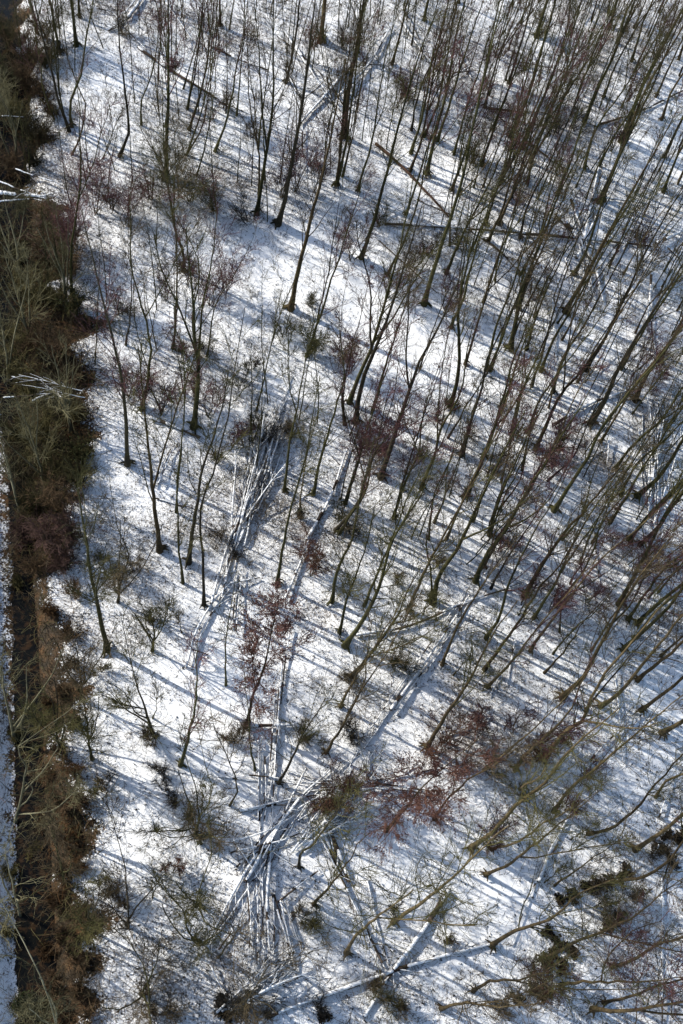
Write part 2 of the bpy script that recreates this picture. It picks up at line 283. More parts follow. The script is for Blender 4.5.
TREES = '''
@0,0
T 262,160 252,70 245,0
M 272,60 270,0
M 245,430 240,360 275,260 295,130 310,50
M 236,445 205,360 180,270 160,190
S 185,405 152,320 140,240
S 232,430 205,330 190,200
S 245,525 285,430 285,330 265,290
P 350,540 385,440 375,370 365,310
P 352,535 388,440 420,360 428,330
M 408,530 440,440 430,340 412,200 400,0
S 483,425 480,370 520,250 540,100 550,0
T 565,600 572,440 575,200 575,0
S 645,440 683,330 700,250
S 637,530 683,400 710,300
S 640,370 660,250 683,120
M 205,180 185,80 170,0
S 540,270 548,150 550,0
@160,0
S 18,430 28,300 22,100 15,0
M 100,440 150,270 170,150 185,0
S 90,530 140,440 165,330 190,200
M 188,515 230,400 265,210 285,100 290,0
S 125,600 160,470 185,300
S 95,365 115,270 140,100
S 80,300 110,200 150,50
S 262,390 275,250 290,100
S 335,505 345,400 370,250
M 430,285 455,170 480,0
T 545,150 560,50 565,0
S 237,95 255,0
M 205,85 205,0
S 465,490 485,380 505,240
M 630,475 640,350 670,150 683,50
M 603,630 620,480 635,330 660,200 683,100
S 625,600 655,480 683,320
S 535,670 560,560 580,400 600,330
@160,170
T 330,150 345,50 385,-230 385,-480
M 335,140 335,-80 310,-190 300,-330
T 403,185 430,90 445,0
T 445,480 460,400 500,230 530,110 560,0 610,-250
M 500,640 540,520 620,270 683,70
S 538,515 575,350 595,220
M 130,640 150,430 180,300 190,100
S 130,640 110,540 130,300 60,160
S 160,640 200,440 270,330
S 40,610 55,500 50,200 40,100
M 80,350 80,280 60,230 40,140
@160,340
S 330,240 355,130 383,0 410,-150
T 115,300 125,200 130,100 120,0
M 425,515 440,370 475,200 490,100 510,0
M 522,530 550,400 600,230 630,100 615,0
S 475,610 490,450 520,300
S 635,290 625,200 640,100
S 635,560 683,400
M 600,650 683,540 720,420
S 55,590 65,450 80,300 85,100 70,0
@0,170
M 590,610 600,480 600,200 590,60
S 430,600 450,430 447,250
M 245,460 245,260 265,130
@0,340
M 485,240 510,100 515,20 480,-130 450,-250 445,-430
T 435,425 430,280 410,100 385,0 300,-350
@0,510
T 545,140 530,0 505,-230 495,-330
S 625,250 610,120 603,0 605,-130 625,-260 630,-500
T 645,180 655,80 670,0 690,-140 730,-260
B 403,315 415,230 435,130 400,50 390,0
T 365,475 335,330 305,180 290,70
P 620,420 610,370
B 520,480 525,400 515,370
@0,680
B 520,180 500,110 465,0 445,-80
P 522,130 535,60 530,0
@160,510
M 150,325 148,200 140,0 200,-180 240,-380 255,-480
S 225,600 225,450 240,350 255,250
M 400,250 420,130 445,0 490,-150 530,-380
@320,340
T 100,215 130,130 170,40 220,-120
T 122,280 135,180 180,50 230,-80
S 82,290 75,200 85,120 70,0
T 207,470 240,370 290,220 350,50 380,0
M 85,560 120,440 175,270 245,30
M 65,660 160,500 190,380 230,330
M 250,610 285,500 340,370 350,270 380,160
T 445,225 470,130 475,0 470,-80 485,-180 515,-310
S 390,620 420,560 440,430
M 345,510 380,420 430,270 470,200 510,0
T 500,530 560,400 600,290 650,150 683,50
S 240,683 300,600 380,450 400,350
M 480,400 520,260 550,180 575,60 605,0
M 430,683 480,570 560,400 590,340
S 580,665 620,560 683,430
S 520,625 560,520 610,420
S 370,683 400,500 440,420
S 490,395 510,300 520,250
S 570,470 590,380 640,250 683,100
M 655,320 670,230 690,180
S 600,683 683,560
M 180,240 210,140 245,20
@483,340
M 168,155 200,60 215,0
S 225,230 250,130 300,0
T 178,375 220,280 270,180 340,100 410,0
T 365,285 410,220 460,100 520,0
M 400,350 450,270 520,150 570,90
T 240,585 300,490 360,400 400,310 480,200 560,110 650,0
M 455,435 520,350 600,280 683,160
T 525,535 600,470 683,340
T 518,210 570,100 610,50
S 470,480 530,390 580,320
M 495,683 600,560 683,480
M 560,680 640,580 683,510
S 20,660 60,520 130,400 150,330
M 50,683 130,560 200,440 230,380
S 270,683 340,590 380,450
M 0,400 60,230 110,50 130,0
S 100,340 130,180 140,60
S 60,490 90,380 110,240
S 130,450 160,320 220,200
S 90,25 100,0
@320,510
M 40,315 60,200 100,120 130,0
M 65,420 100,280 140,180 180,30
T 85,465 150,370 200,270 250,100 305,0
M 105,570 180,480 250,380 320,240
M 150,330 190,230 240,110 260,60
M 300,345 350,230 380,170 420,90 470,0
T 385,320 400,240 470,130 530,0
S 380,300 378,200 365,150 380,0
P 400,380 385,310
P 350,360 370,300
T 530,245 570,150 640,60 670,0
M 575,90 600,0
M 417,530 450,440 500,340 560,250 650,130
P 455,565 500,510
T 365,810 430,700 500,600 560,480
M 20,830 80,730 150,580 165,440
M 250,30 258,0
S 390,45 410,0
@483,510
S 15,90 40,0
M 0,195 60,90 110,0
T 140,295 200,190 260,100 350,0
M 8,440 60,360 80,280 130,160 215,10
M 5,545 60,470 130,370 200,260 270,180 340,60
M 15,605 80,540 150,450 260,320
P 120,360 150,300
M 172,370 200,330 250,240 300,130
M 162,480 210,410 270,330 310,280 400,170 520,70 600,0
S 240,490 300,420 400,330 480,220
S 210,555 270,490 370,350 410,310
M 250,330 290,270 330,230 420,0
T 465,320 510,240 560,140 630,0
M 497,370 540,310 620,200 683,150
T 530,385 600,320 683,250
M 500,105 560,30 590,0
M 535,120 600,60 640,0
T 480,475 540,420 620,350 683,270
S 600,280 683,180
S 565,300 620,240 683,190
T 270,640 340,570 400,460 460,350 500,280
T 400,670 450,640 520,560 600,460 683,360
M 530,580 600,520 683,450
S 610,495 683,430
S 350,683 400,620 450,560
M 540,683 610,630 683,570
S 370,480 400,430
S 330,185 360,100
@160,680
R 300,150 315,60 340,0 400,-250
S 325,310 305,200 300,100 290,0
M 70,290 100,180 125,60 125,0
B 125,520 130,430 115,350 100,310
B 140,560 135,470 180,380 160,300
S 238,430 262,380 250,310 200,200 175,110
M 405,355 450,270 490,180 540,110
M 475,640 482,590 510,570 590,470 620,430 680,330
M 615,95 640,40 665,0
@160,824
B 135,275 150,180 180,90 170,10
B 135,400 90,350 70,280 30,240
S 200,455 255,380 285,290
B 300,575 350,520 375,480 440,460
M 525,275 590,200 640,130 683,60
@0,824
B 435,345 435,240 430,150 400,60
B 480,580 495,510 480,440 450,410
P 520,250 535,190
@320,680
R 225,515 300,430 400,320 500,235
M 390,475 440,400 510,340 600,290 683,220
T 515,575 600,510 660,440 760,360 870,220 960,150
M 585,580 690,545 760,490 840,450 920,400
M 565,665 660,620 730,560 810,500 890,430
@483,680
M 110,305 140,260 230,180 300,100 340,0
S 0,310 100,230 200,140 310,30 330,0
T 210,270 280,180 350,120 370,60
T 610,180 683,140 720,115
M 360,525 440,505 510,450 580,370 650,290
P 300,545 370,500
T 520,580 600,530 683,460
T 240,450 290,380 400,290 480,220 560,150 683,50
M 590,400 620,350 683,320
@483,824
T 30,415 100,370 170,345 240,320 300,260 370,220
T 200,460 270,430 340,390 440,355 540,300 620,230
M 440,485 520,460 600,410 683,385
M 415,610 500,590 600,550 683,525
T 375,632 480,640 580,625 683,605
M 270,548 360,540 510,540
S 245,210 330,150 400,100
P 210,200 270,150
T 430,200 570,170 640,120 683,60
@320,824
T 250,335 380,245 500,140 600,40
M 525,570 580,540 683,530 720,520
T 90,440 115,390 170,340 230,290
M 415,630 500,610 620,625
P 435,410 430,370 415,250
@320,0
M 355,70 370,0
S 312,160 330,0
T 5,140 15,0
M 245,225 270,130 300,0
M 128,185 145,50 165,-20
T 82,475 100,300 130,130 150,0
M 60,630 75,450 90,250 110,100
S 75,605 120,400 150,200 150,100
S 0,640 30,450 75,200
M 130,650 180,470 210,270 245,100 265,0
M 310,525 350,390 385,200 440,0
T 365,590 390,470 430,320 470,100 495,0
M 450,650 490,540 530,400 570,200
@320,170
T 140,300 185,170 230,0 290,-230 345,-410 380,-500
T 355,460 400,300 450,150 495,0 520,-140 560,-320 610,-530
M 295,150 330,50 355,-40 400,-160
M 230,360 255,310 300,210 345,60 355,0
M 55,50 70,0
M 430,355 480,240 560,80 600,0
M 515,275 560,180 630,0
M 610,180 640,120 683,0
S 450,70 475,0
S 525,60 540,0
M 615,45 640,0
M 495,665 560,450 620,260 680,80
M 580,683 625,560 683,420
M 650,605 670,500 690,440
S 340,680 380,560 410,480
@483,0
T 180,130 210,30 220,0
M 85,290 130,150 170,0
S 300,130 330,30
M 410,335 450,230 520,100 590,0
M 505,215 550,70 580,0
M 515,250 560,150 600,60
M 610,410 650,300 683,250
M 620,535 683,400
M 615,655 660,540 683,500
S 665,630 683,590
S 600,585 640,500
T 405,683 450,570 500,440 560,300 683,90
M 395,570 440,480 520,350 600,200 683,60
T 345,420 380,330 450,180 480,100
S 350,683 380,600 395,560
M 150,630 165,560 230,440 290,310 400,140 470,0
T 90,470 150,340 190,200 250,0
P 100,590 95,540 110,490
M 60,625 95,530 100,490
S 30,683 60,620 100,540
M 90,683 140,580 200,440 290,250
M 255,670 300,550 350,400
S 185,683 240,560 300,430
M 430,95 460,0
S 425,45 435,0
T 470,485 500,410 560,260 620,150
M 5,370 50,200 110,60 130,0
S 0,640 60,480 90,400
S 75,280 120,130 160,0
S 20,330 70,150 100,0
S 195,430 230,330 300,170
S 245,430 290,300 340,200
M 665,210 683,150
S 40,200 80,60
S 140,240 180,120
S 360,150 400,40
S 560,130 600,40
S 640,90 665,20
M 590,330 640,220 683,130
S 320,340 360,230
@483,170
M 10,185 50,60 70,0
M 52,185 90,100 130,0
M 127,230 150,130 215,0
T 95,605 120,480 150,370 200,240 260,80 300,0
M 150,610 190,480 250,340 330,150 390,0
S 175,500 200,420 300,230
T 280,485 330,400 400,270 470,140 550,0
M 310,355 350,280 400,130 440,20
S 270,580 320,480 380,330 480,130
T 392,115 420,50 445,0
M 620,70 645,0
S 665,45 683,0
T 350,683 420,570 500,400 570,250 683,60
M 470,683 560,530 640,410 683,340
M 600,660 683,510
S 270,660 300,580 340,500
M 200,683 250,560 300,480
M 10,683 50,520 110,370 130,300
S 30,683 100,440
S 660,485 683,440
S 0,450 40,330 90,200
S 430,330 470,240
S 520,230 560,130
S 600,430 640,340
@0,680
O 45,470 90,300 95,200 130,180
O 40,180 20,60 0,-60
@0,824
O 180,690 150,560 120,480 80,400
O 60,300 40,200 20,100
@0,170
O 60,330 50,230 20,120
O 100,560 60,430 30,330
O 225,470 210,340 170,240
O 20,690 10,560 -10,430
@0,340
O 150,480 110,340 70,240
O 240,300 215,180 190,80
O 60,560 30,440 0,330
@0,0
O 45,540 40,400 10,340
O 130,120 110,20 90,-60
@0,0
B 314,2590 300,2500 290,2420
B 307,3175 300,3100 290,3040
B 280,2390 275,2300 262,2220
B 200,2560 190,2480 180,2400
B 220,3010 200,2920 180,2850
'''
LOGS = '''
@0,0
p 560,0 660,140
L 435,62 490,-10
p 425,45 470,-10
d 330,30 380,40 400,90 370,105 440,60
D 470,160 560,225 683,300 830,400
L -20,658 70,668 160,672
p -20,612 60,645 155,678
p -20,690 60,684 150,676
p 45,575 110,598 180,620
d 0,395 80,400
d 500,170 420,90
@160,0
D 165,150 250,195 370,240
p 460,150 510,230 570,330 630,390
p 480,420 560,330 650,235
d 485,430 490,580
d 190,340 330,400 560,480
d 400,120 520,220 650,380
d 560,265 660,380
@320,0
H 190,490 260,550 330,620 440,740
d 0,330 60,270 100,230
d 100,235 160,220 215,222
p 170,165 235,100
d 285,30 350,150
p 470,150 500,230 540,320
d 470,140 530,95
D 575,370 683,380 770,382
d 0,250 60,330
d 455,248 540,240
@320,170
D 220,185 380,190 500,200 683,215
D 683,215 900,235 1150,262
D 505,200 600,265 683,345
d 180,180 290,120
d 235,45 300,85
d 190,230 290,320 400,420
d 330,100 440,150
@483,0
D 60,400 130,460 200,520 290,580
d 120,210 300,245
d 240,240 420,262
D 380,430 520,385 683,310
d 260,130 310,260
d 330,60 380,10
@483,170
p 415,95 500,105 600,120
L 250,145 310,215 375,310
m 300,100 330,190 375,310
m 320,300 390,150
m 385,340 410,450
m 345,240 365,130 395,-10
m 575,350 570,430 558,520
p 235,430 240,530 245,640
d 630,265 690,320
m 590,250 690,205
p 440,300 540,200
d 280,300 300,380
d 575,500 585,660
@483,340
L 240,290 350,225 500,170
d 500,170 420,200
p 430,330 425,400 420,440
p 560,180 572,350 580,560
p 600,200 600,380 590,550
p 530,300 545,430 560,540
p 545,250 540,420 548,560
p 610,300 585,420 575,555
p 600,430 625,500
d 0,600 60,598 110,590
d 440,570 560,610 683,655
p 370,120 450,50
p 560,380 600,540
d 420,520 425,640
p 120,560 220,490
p 300,430 340,415 420,370
p 600,290 690,265
@320,510
D 120,428 330,388 480,320 683,255
m 240,683 330,560 420,430 510,290
p 215,683 310,550 400,420 490,280
p 560,220 620,160 690,110
@320,680
p 150,235 210,150 300,0
p 130,220 190,140 280,0
p 0,370 140,350 330,320
d 0,385 220,370 430,400
d 130,380 320,320 400,300
p 30,420 150,330 170,240
d 410,180 520,155
d 180,350 250,360 390,380
d 240,320 330,290
p 560,140 583,90
@483,510
p 380,50 390,180 405,300
p 400,330 440,430 455,560 460,690
p 60,560 20,640
p 110,440 80,600
@483,680
p 450,-10 465,130 480,290
m 345,300 430,205 540,120
p 600,470 625,400 650,330
L 190,690 230,580 290,470
d 640,420 683,440
@483,824
p 255,70 180,200 95,415
p 610,180 612,340 610,520
d 612,520 612,690
p 640,120 600,240
p 600,70 560,150
@160,680
p 408,0 400,150 390,300 355,480
p 395,0 385,150 375,290 345,470
p 335,200 338,330 335,480
d 358,260 362,350 360,430
L 300,157 370,155 460,152
p 305,325 400,335 480,352
p 480,352 580,352 690,370
D 270,445 360,432 470,408
p 250,550 320,530 400,500 460,460
m 290,690 380,540 480,400 590,300
p 320,680 430,520 540,380 683,250
p 350,610 440,450 520,370
d 520,460 570,560 640,690
d 550,460 590,560 630,690
d 570,490 600,610
p 260,560 300,620 345,690
p 500,380 590,370 683,355
p 470,440 560,390 683,380
p 470,480 560,430 683,400
p 380,560 345,690
p 310,540 330,640
@160,824
p 150,440 240,310 340,160 440,0
p 330,200 335,360 330,525
p 350,180 352,340 355,480
p 385,240 390,340 385,480
m 375,130 365,280 375,430
p 390,240 420,340 445,440
p 400,290 440,420 470,530
p 270,170 310,100 330,60
d 300,250 320,460
p 410,260 460,470
p 360,60 320,170
p 170,480 230,600
m 320,690 430,632 560,590 683,548
d 400,270 500,190 540,160
@320,824
D 0,-10 60,150 150,340 220,490
p 0,45 70,180 150,350 205,500
p 160,190 190,320 235,480
L -10,592 110,550 240,505 420,450 590,408
L 440,225 340,380 250,500 150,660
p 205,500 240,640 270,690
@160,510
m 88,540 130,400 185,310 240,250
m 110,545 150,400 200,320 250,255
m 175,320 220,150 275,-10
p 190,290 250,130 300,0
p 210,300 240,180 330,0
p 260,410 270,300 285,200
p 245,405 255,310 262,210
m 425,305 470,200 550,-10
p 445,400 425,540 410,683
d 110,475 165,495
p 240,250 290,240 340,230
p 225,250 235,130 260,60
@160,340
m 235,690 290,550 345,400 410,240
p 250,683 310,450 380,260
p 270,690 370,450 440,330
p 300,560 290,400 280,330
p 330,590 410,400 440,300
p 410,240 450,120
D 500,683 570,560 640,370
d 0,270 60,300 140,330
@0,340
p 540,490 580,400 605,350
p 525,500 565,400 590,360
D 510,265 580,290 683,335
p 40,125 110,145 180,168 235,192
p 10,197 90,190 185,180
p 110,208 150,190 180,180
d 530,540 600,560 683,580
@320,510
p 255,683 345,560 440,430 530,280
@160,680
p 260,640 330,560 430,450
p 420,300 500,330 600,345
p 500,300 440,420 400,520
@160,824
p 200,430 300,290 400,90
p 300,200 310,330 300,480
p 420,250 480,420
@320,680
p 0,400 90,370 200,330
p 10,340 120,345 260,330
@160,680
m 480,400 300,640 150,920
p 420,-100 395,250 375,640
p 345,240 340,500 345,760
L 560,460 600,560 645,690
@160,680
p 200,330 330,345 480,375
p 240,590 420,545 600,470
p 300,440 480,400 660,385
@320,0
m 60,330 150,240 240,95
m 270,60 330,150 400,240
@160,0
m 420,100 520,250 620,380
m 640,235 560,330 470,430
'''
SHRUBS = '''
# x y r kind density
165 150 28 olive
190 175 30 olive
215 195 20 olive
150 185 16 olive
92 183 16 plum
125 192 18 plum
110 200 12 brown
70 215 16 plum
300 150 20 plum
285 165 16 plum
320 165 14 plum
250 210 14 dark
311 31 13 rust
343 40 8 dark
412 70 12 plum
445 60 12 plum
405 90 10 brown
495 50 14 plum
518 60 12 plum
545 25 10 dark
578 117 12 dark
560 125 10 dark
640 75 12 plum
670 20 14 plum
620 130 10 plum
500 110 10 plum
560 165 10 brown
475 150 14 brown
400 85 10 plum
225 100 9 brown
170 60 8 plum
122 25 8 brown
250 130 8 dark
380 215 12 olive
415 255 14 brown
430 245 12 brown
355 235 14 plum
395 280 12 plum
460 240 8 brown
450 290 12 plum
538 287 13 olive
520 195 10 plum
655 240 16 plum
650 350 18 plum
665 370 14 plum
345 340 14 plum
355 355 12 plum
312 345 14 ivy
285 330 10 olive
310 300 8 olive
375 430 15 plum
360 445 12 plum
385 445 10 plum
125 375 14 plum
140 385 15 plum
160 395 14 plum
210 398 14 plum
195 385 12 plum
225 270 14 plum
210 285 14 plum
190 265 12 plum
165 285 10 plum
120 305 12 brown
240 385 12 dark
255 420 12 dark
270 435 12 dark
250 365 8 dark
290 430 12 brown
235 430 10 plum
455 405 10 olive
440 415 10 brown
420 455 8 brown
470 430 12 brown
568 432 13 plum
555 440 12 rust
500 450 10 brown
495 470 8 brown
545 465 8 plum
520 430 8 brown
340 510 12 olive
352 530 10 dark
310 548 14 rust
313 562 12 rust
237 555 8 dark
220 535 8 dark
215 455 10 brown
300 515 8 brown
395 660 14 olive
408 668 10 olive
350 680 8 brown
600 590 14 plum
660 555 16 plum
645 560 13 plum
560 600 12 plum
535 580 10 plum
505 540 10 plum
620 540 10 plum
440 560 8 brown
400 580 8 brown
455 728 18 rust
472 752 20 rust
440 750 14 rust
490 765 14 brown
485 722 12 plum
520 718 12 plum
532 750 13 rust
545 742 12 rust
570 735 10 plum
590 770 12 plum
575 800 13 rust
500 825 12 plum
495 840 10 rust
520 790 8 brown
340 795 16 rust
325 800 14 rust
355 785 12 rust
350 735 10 dark
345 725 12 dark
310 740 9 brown
300 735 8 brown
236 735 10 brown
225 740 7 brown
245 725 7 brown
148 733 9 brown
155 738 7 brown
165 785 9 dark
175 800 9 brown
188 818 10 brown
200 838 8 brown
160 770 8 dark
330 805 8 brown
316 926 13 olive
300 915 8 brown
230 1005 12 dark
245 1015 10 brown
265 1010 8 dark
320 1010 9 dark
385 1000 12 olive
372 990 9 brown
400 1005 10 brown
395 912 6 dark
448 940 6 brown
112 893 11 brown
104 880 9 olive
125 905 7 brown
145 990 9 brown
165 1012 13 brown
150 1015 9 brown
172 865 6 rust
605 905 11 olive
640 895 12 brown
655 850 10 brown
545 985 13 rust
560 975 10 rust
540 970 10 brown
620 920 12 olive
500 1005 10 brown
98 555 8 olive
120 575 10 olive
135 565 8 brown
150 620 7 brown
98 668 7 olive
95 790 9 olive
105 780 8 brown
180 350 8 brown
200 345 8 dark
# ditch
6 20 14 olive
25 35 15 brown
42 20 12 olive
8 60 14 dark
28 75 14 brown
45 60 10 olive
12 100 15 olive
30 120 14 dark
42 95 9 brown
52 50 8 dark
50 110 8 brown
8 150 12 brown
30 150 10 dark
60 230 15 plum
40 245 15 brown
15 240 15 olive
70 265 13 brown
20 280 18 olive
45 290 15 olive
72 300 14 ivy
10 320 16 olive
35 335 15 brown
60 345 13 brown
75 370 12 brown
12 360 16 olive
30 385 15 olive
70 410 13 olive
15 420 16 olive
45 425 16 olive
82 450 12 ivy
20 460 15 dark
50 460 16 olive
80 480 12 olive
30 495 15 olive
60 500 15 brown
20 525 13 plum
45 530 16 plum
70 530 14 plum
60 560 14 plum
35 560 14 brown
72 590 10 brown
15 575 8 olive
50 610 9 rust
68 630 10 brown
70 665 9 brown
60 690 9 brown
45 700 7 rust
72 720 9 brown
60 750 12 brown
75 770 10 rust
45 770 10 brown
85 800 10 brown
60 800 13 brown
40 815 12 rust
70 840 10 rust
30 845 9 olive
80 865 10 rust
60 870 13 brown
55 900 14 brown
82 910 11 brown
65 935 14 brown
45 950 12 rust
80 960 12 brown
50 985 14 brown
75 990 12 brown
60 1015 14 brown
85 1015 9 brown
35 1010 12 olive
8 870 10 olive
5 930 9 olive
10 730 8 olive
20 1000 8 ivy
# black leafy patches
588 889 8 leaf
602 884 9 leaf
616 878 9 leaf
628 871 7 leaf
572 896 6 leaf
560 899 5 leaf
548 932 7 leaf
562 942 8 leaf
573 952 7 leaf
552 955 8 leaf
563 965 6 leaf
535 990 6 leaf
546 995 6 leaf
520 1000 5 leaf
662 845 7 leaf
672 860 8 leaf
680 835 8 leaf
668 835 6 leaf
610 925 6 leaf
622 918 6 leaf
222 1005 8 leaf
228 1015 8 leaf
324 1017 6 leaf
'''
# ------------------------------------------------------------------ labels: where each thing is, told by landmarks of the photograph
LAND = {'the white logs across the ditch': (20, 197), 'the bare brown fallen log': (410, 175), 'the long dark fallen log': (520, 235),
 'the star of crossed snowy logs': (588, 240), 'the snowy fallen treetop': (262, 445), 'the snowy log bundle': (222, 590),
 'the densest rusty-red crown': (262, 625), 'the snowy double trunk track': (425, 650), 'the criss-cross pole pile': (268, 800),
 'the fallen reddish brush': (340, 797), 'the two big crossed logs': (392, 965), 'the black leafy patches': (590, 900),
 'the bright snowy clearing': (330, 268), 'the upright pole bundle': (650, 460), 'the olive thicket': (178, 172),
 'the curved log at upper left': (118, 12), 'the small white angled logs': (322, 100), 'the white branches over the ditch': (45, 392),
 'the pale log at upper right': (655, 95), 'the snowy log arc': (590, 408), 'the top edge middle': (420, 0), 'the top right corner': (683, 0),
 'the bottom left corner': (0, 1024), 'the bottom right corner': (683, 1024), 'the thin straight dark log': (475, 600), 'the top left corner': (0, 0)}
DIRS = ['right of', 'above right of', 'above', 'above left of', 'left of', 'below left of', 'below', 'below right of']
ORD = ['nearest', 'second nearest', 'third nearest', 'fourth nearest', 'fifth nearest', 'sixth nearest', 'seventh nearest', 'eighth nearest',
       'ninth nearest', 'tenth nearest', 'eleventh nearest', 'twelfth nearest', 'thirteenth nearest', 'fourteenth nearest', 'fifteenth nearest', 'sixteenth nearest', 'seventeenth nearest']
PENDING = []      # (object, adjective phrase, pixel)
def pend(o, desc, px): PENDING.append((o, desc, np.asarray(px, float)))
def write_labels():
    groups = {}
    for o, desc, p in PENDING:
        nm = min(LAND, key=lambda k_: np.hypot(*(p-LAND[k_]))); dv = p-np.array(LAND[nm], float)
        a = int(round(math.degrees(math.atan2(-dv[1], dv[0]))/45)) % 8
        groups.setdefault((desc, nm, a), []).append((np.hypot(*dv), o))
    for (desc, nm, a), L_ in groups.items():
        L_.sort(key=lambda q: q[0])
        for i, (_, o) in enumerate(L_):
            if len(L_) == 1: o['label'] = f'{desc} {DIRS[a]} {nm}'
            else: o['label'] = f'{desc}, {ORD[min(i, 16)]} {DIRS[a]} {nm}'

# ------------------------------------------------------------------ trees
S200 = 200/683.0
def read(txt, nkind=1):
    ox = oy = 0
    for l in txt.strip().splitlines():
        l = l.strip()
        if not l or l[0] == '#': continue
        if l[0] == '@': ox, oy = map(float, l[1:].split(',')); continue
        p = l.split()
        yield p[0], np.array([list(map(float, a.split(','))) for a in p[1:]])*S200 + [ox, oy]
SPEC = {'T': (17., 1.5, .128), 'M': (15., 1.8, .092), 'S': (12., 2., .060), 'P': (0, 0, .04), 'B': (0, 0, .075), 'R': (0, 0, .10), 'O': (0, 0, .09)}
def rise(pp, cap=18.5):
    """pixel polyline of a trunk -> points in space: each where its line of sight passes closest to the plumb line over the foot"""
    b = at(*pp[0]); out = [np.array([b[0], b[1], ground_z(b[:2])[0]])]
    for q in pp[1:]:
        d = ray(*q); d = d/np.linalg.norm(d)
        # closest point between the ray CAM+t d and the vertical line through b
        wv = CAM-b; dz = d[2]; A_ = 1-dz*dz
        tt = -(d[0]*wv[0]+d[1]*wv[1])/A_
        z = H + tt*dz
        z = min(max(z, out[-1][2]+.5), cap)
        out.append(at(q[0], q[1], z))
    return np.array(out)
def crown(P, R, kind, dense):
    """branches, twigs from trunk polyline"""
    P1 = P[None]; Ht = P[-1, 2]-P[0, 2]
    n1, t0, l1, n2, n3 = {'T': (18, .28, 4.2, 6, 3), 'M': (15, .25, 3.3, 6, 3), 'S': (12, .2, 2.3, 5, 4), 'P': (9, .2, 1.2, 5, 4),
                          'B': (13, .10, 2.3, 7, 5), 'R': (26, .30, 2.9, 10, 7), 'O': (9, .15, 3.0, 5, 3)}[kind]
    if dense: l1 *= .72; n2 -= 1
    p, d, t = kids(P1, n1, t0, .98, .95 if kind == 'R' else .55)
    ln = l1*(1.15-t*.75)*rng.uniform(.5, 1.25, len(t))
    rad0 = np.interp(t, np.linspace(0, 1, len(R)), R)*.42
    A = grow(p, d, ln, 7, .10, .11); out = [tubes(A, taper(len(A), 7, np.clip(rad0, .013, .035), .008), 4)]
    p, d, t = kids(A, n2, .2, .97, .65)
    l2 = np.repeat(ln, n2)*.50*(1.2-t*.7)*rng.uniform(.5, 1.3, len(t))
    B_ = grow(p, d, l2, 4, .06, .14); out.append(tubes(B_, taper(len(B_), 4, .0095, .006), 3))
    p, d, t = kids(B_, n3, .2, 1, .6)
    l3 = np.repeat(l2, n3)*.6*rng.uniform(.4, 1.3, len(t))+.08
    D_ = grow(p, d, l3, 3, .04, .16); out.append(tubes(D_, taper(len(D_), 3, .0065, .0045), 3))
    return out, D_
RED = [(125, 380), (210, 390), (200, 275), (110, 230), (300, 160), (375, 435), (350, 340), (650, 350), (570, 430), (645, 560), (460, 740), (500, 830), (570, 740), (240, 300), (160, 400)]
TINT = ['twig_brown', 'twig_olive', 'twig_brown', 'twig_olive', 'twig_plum']
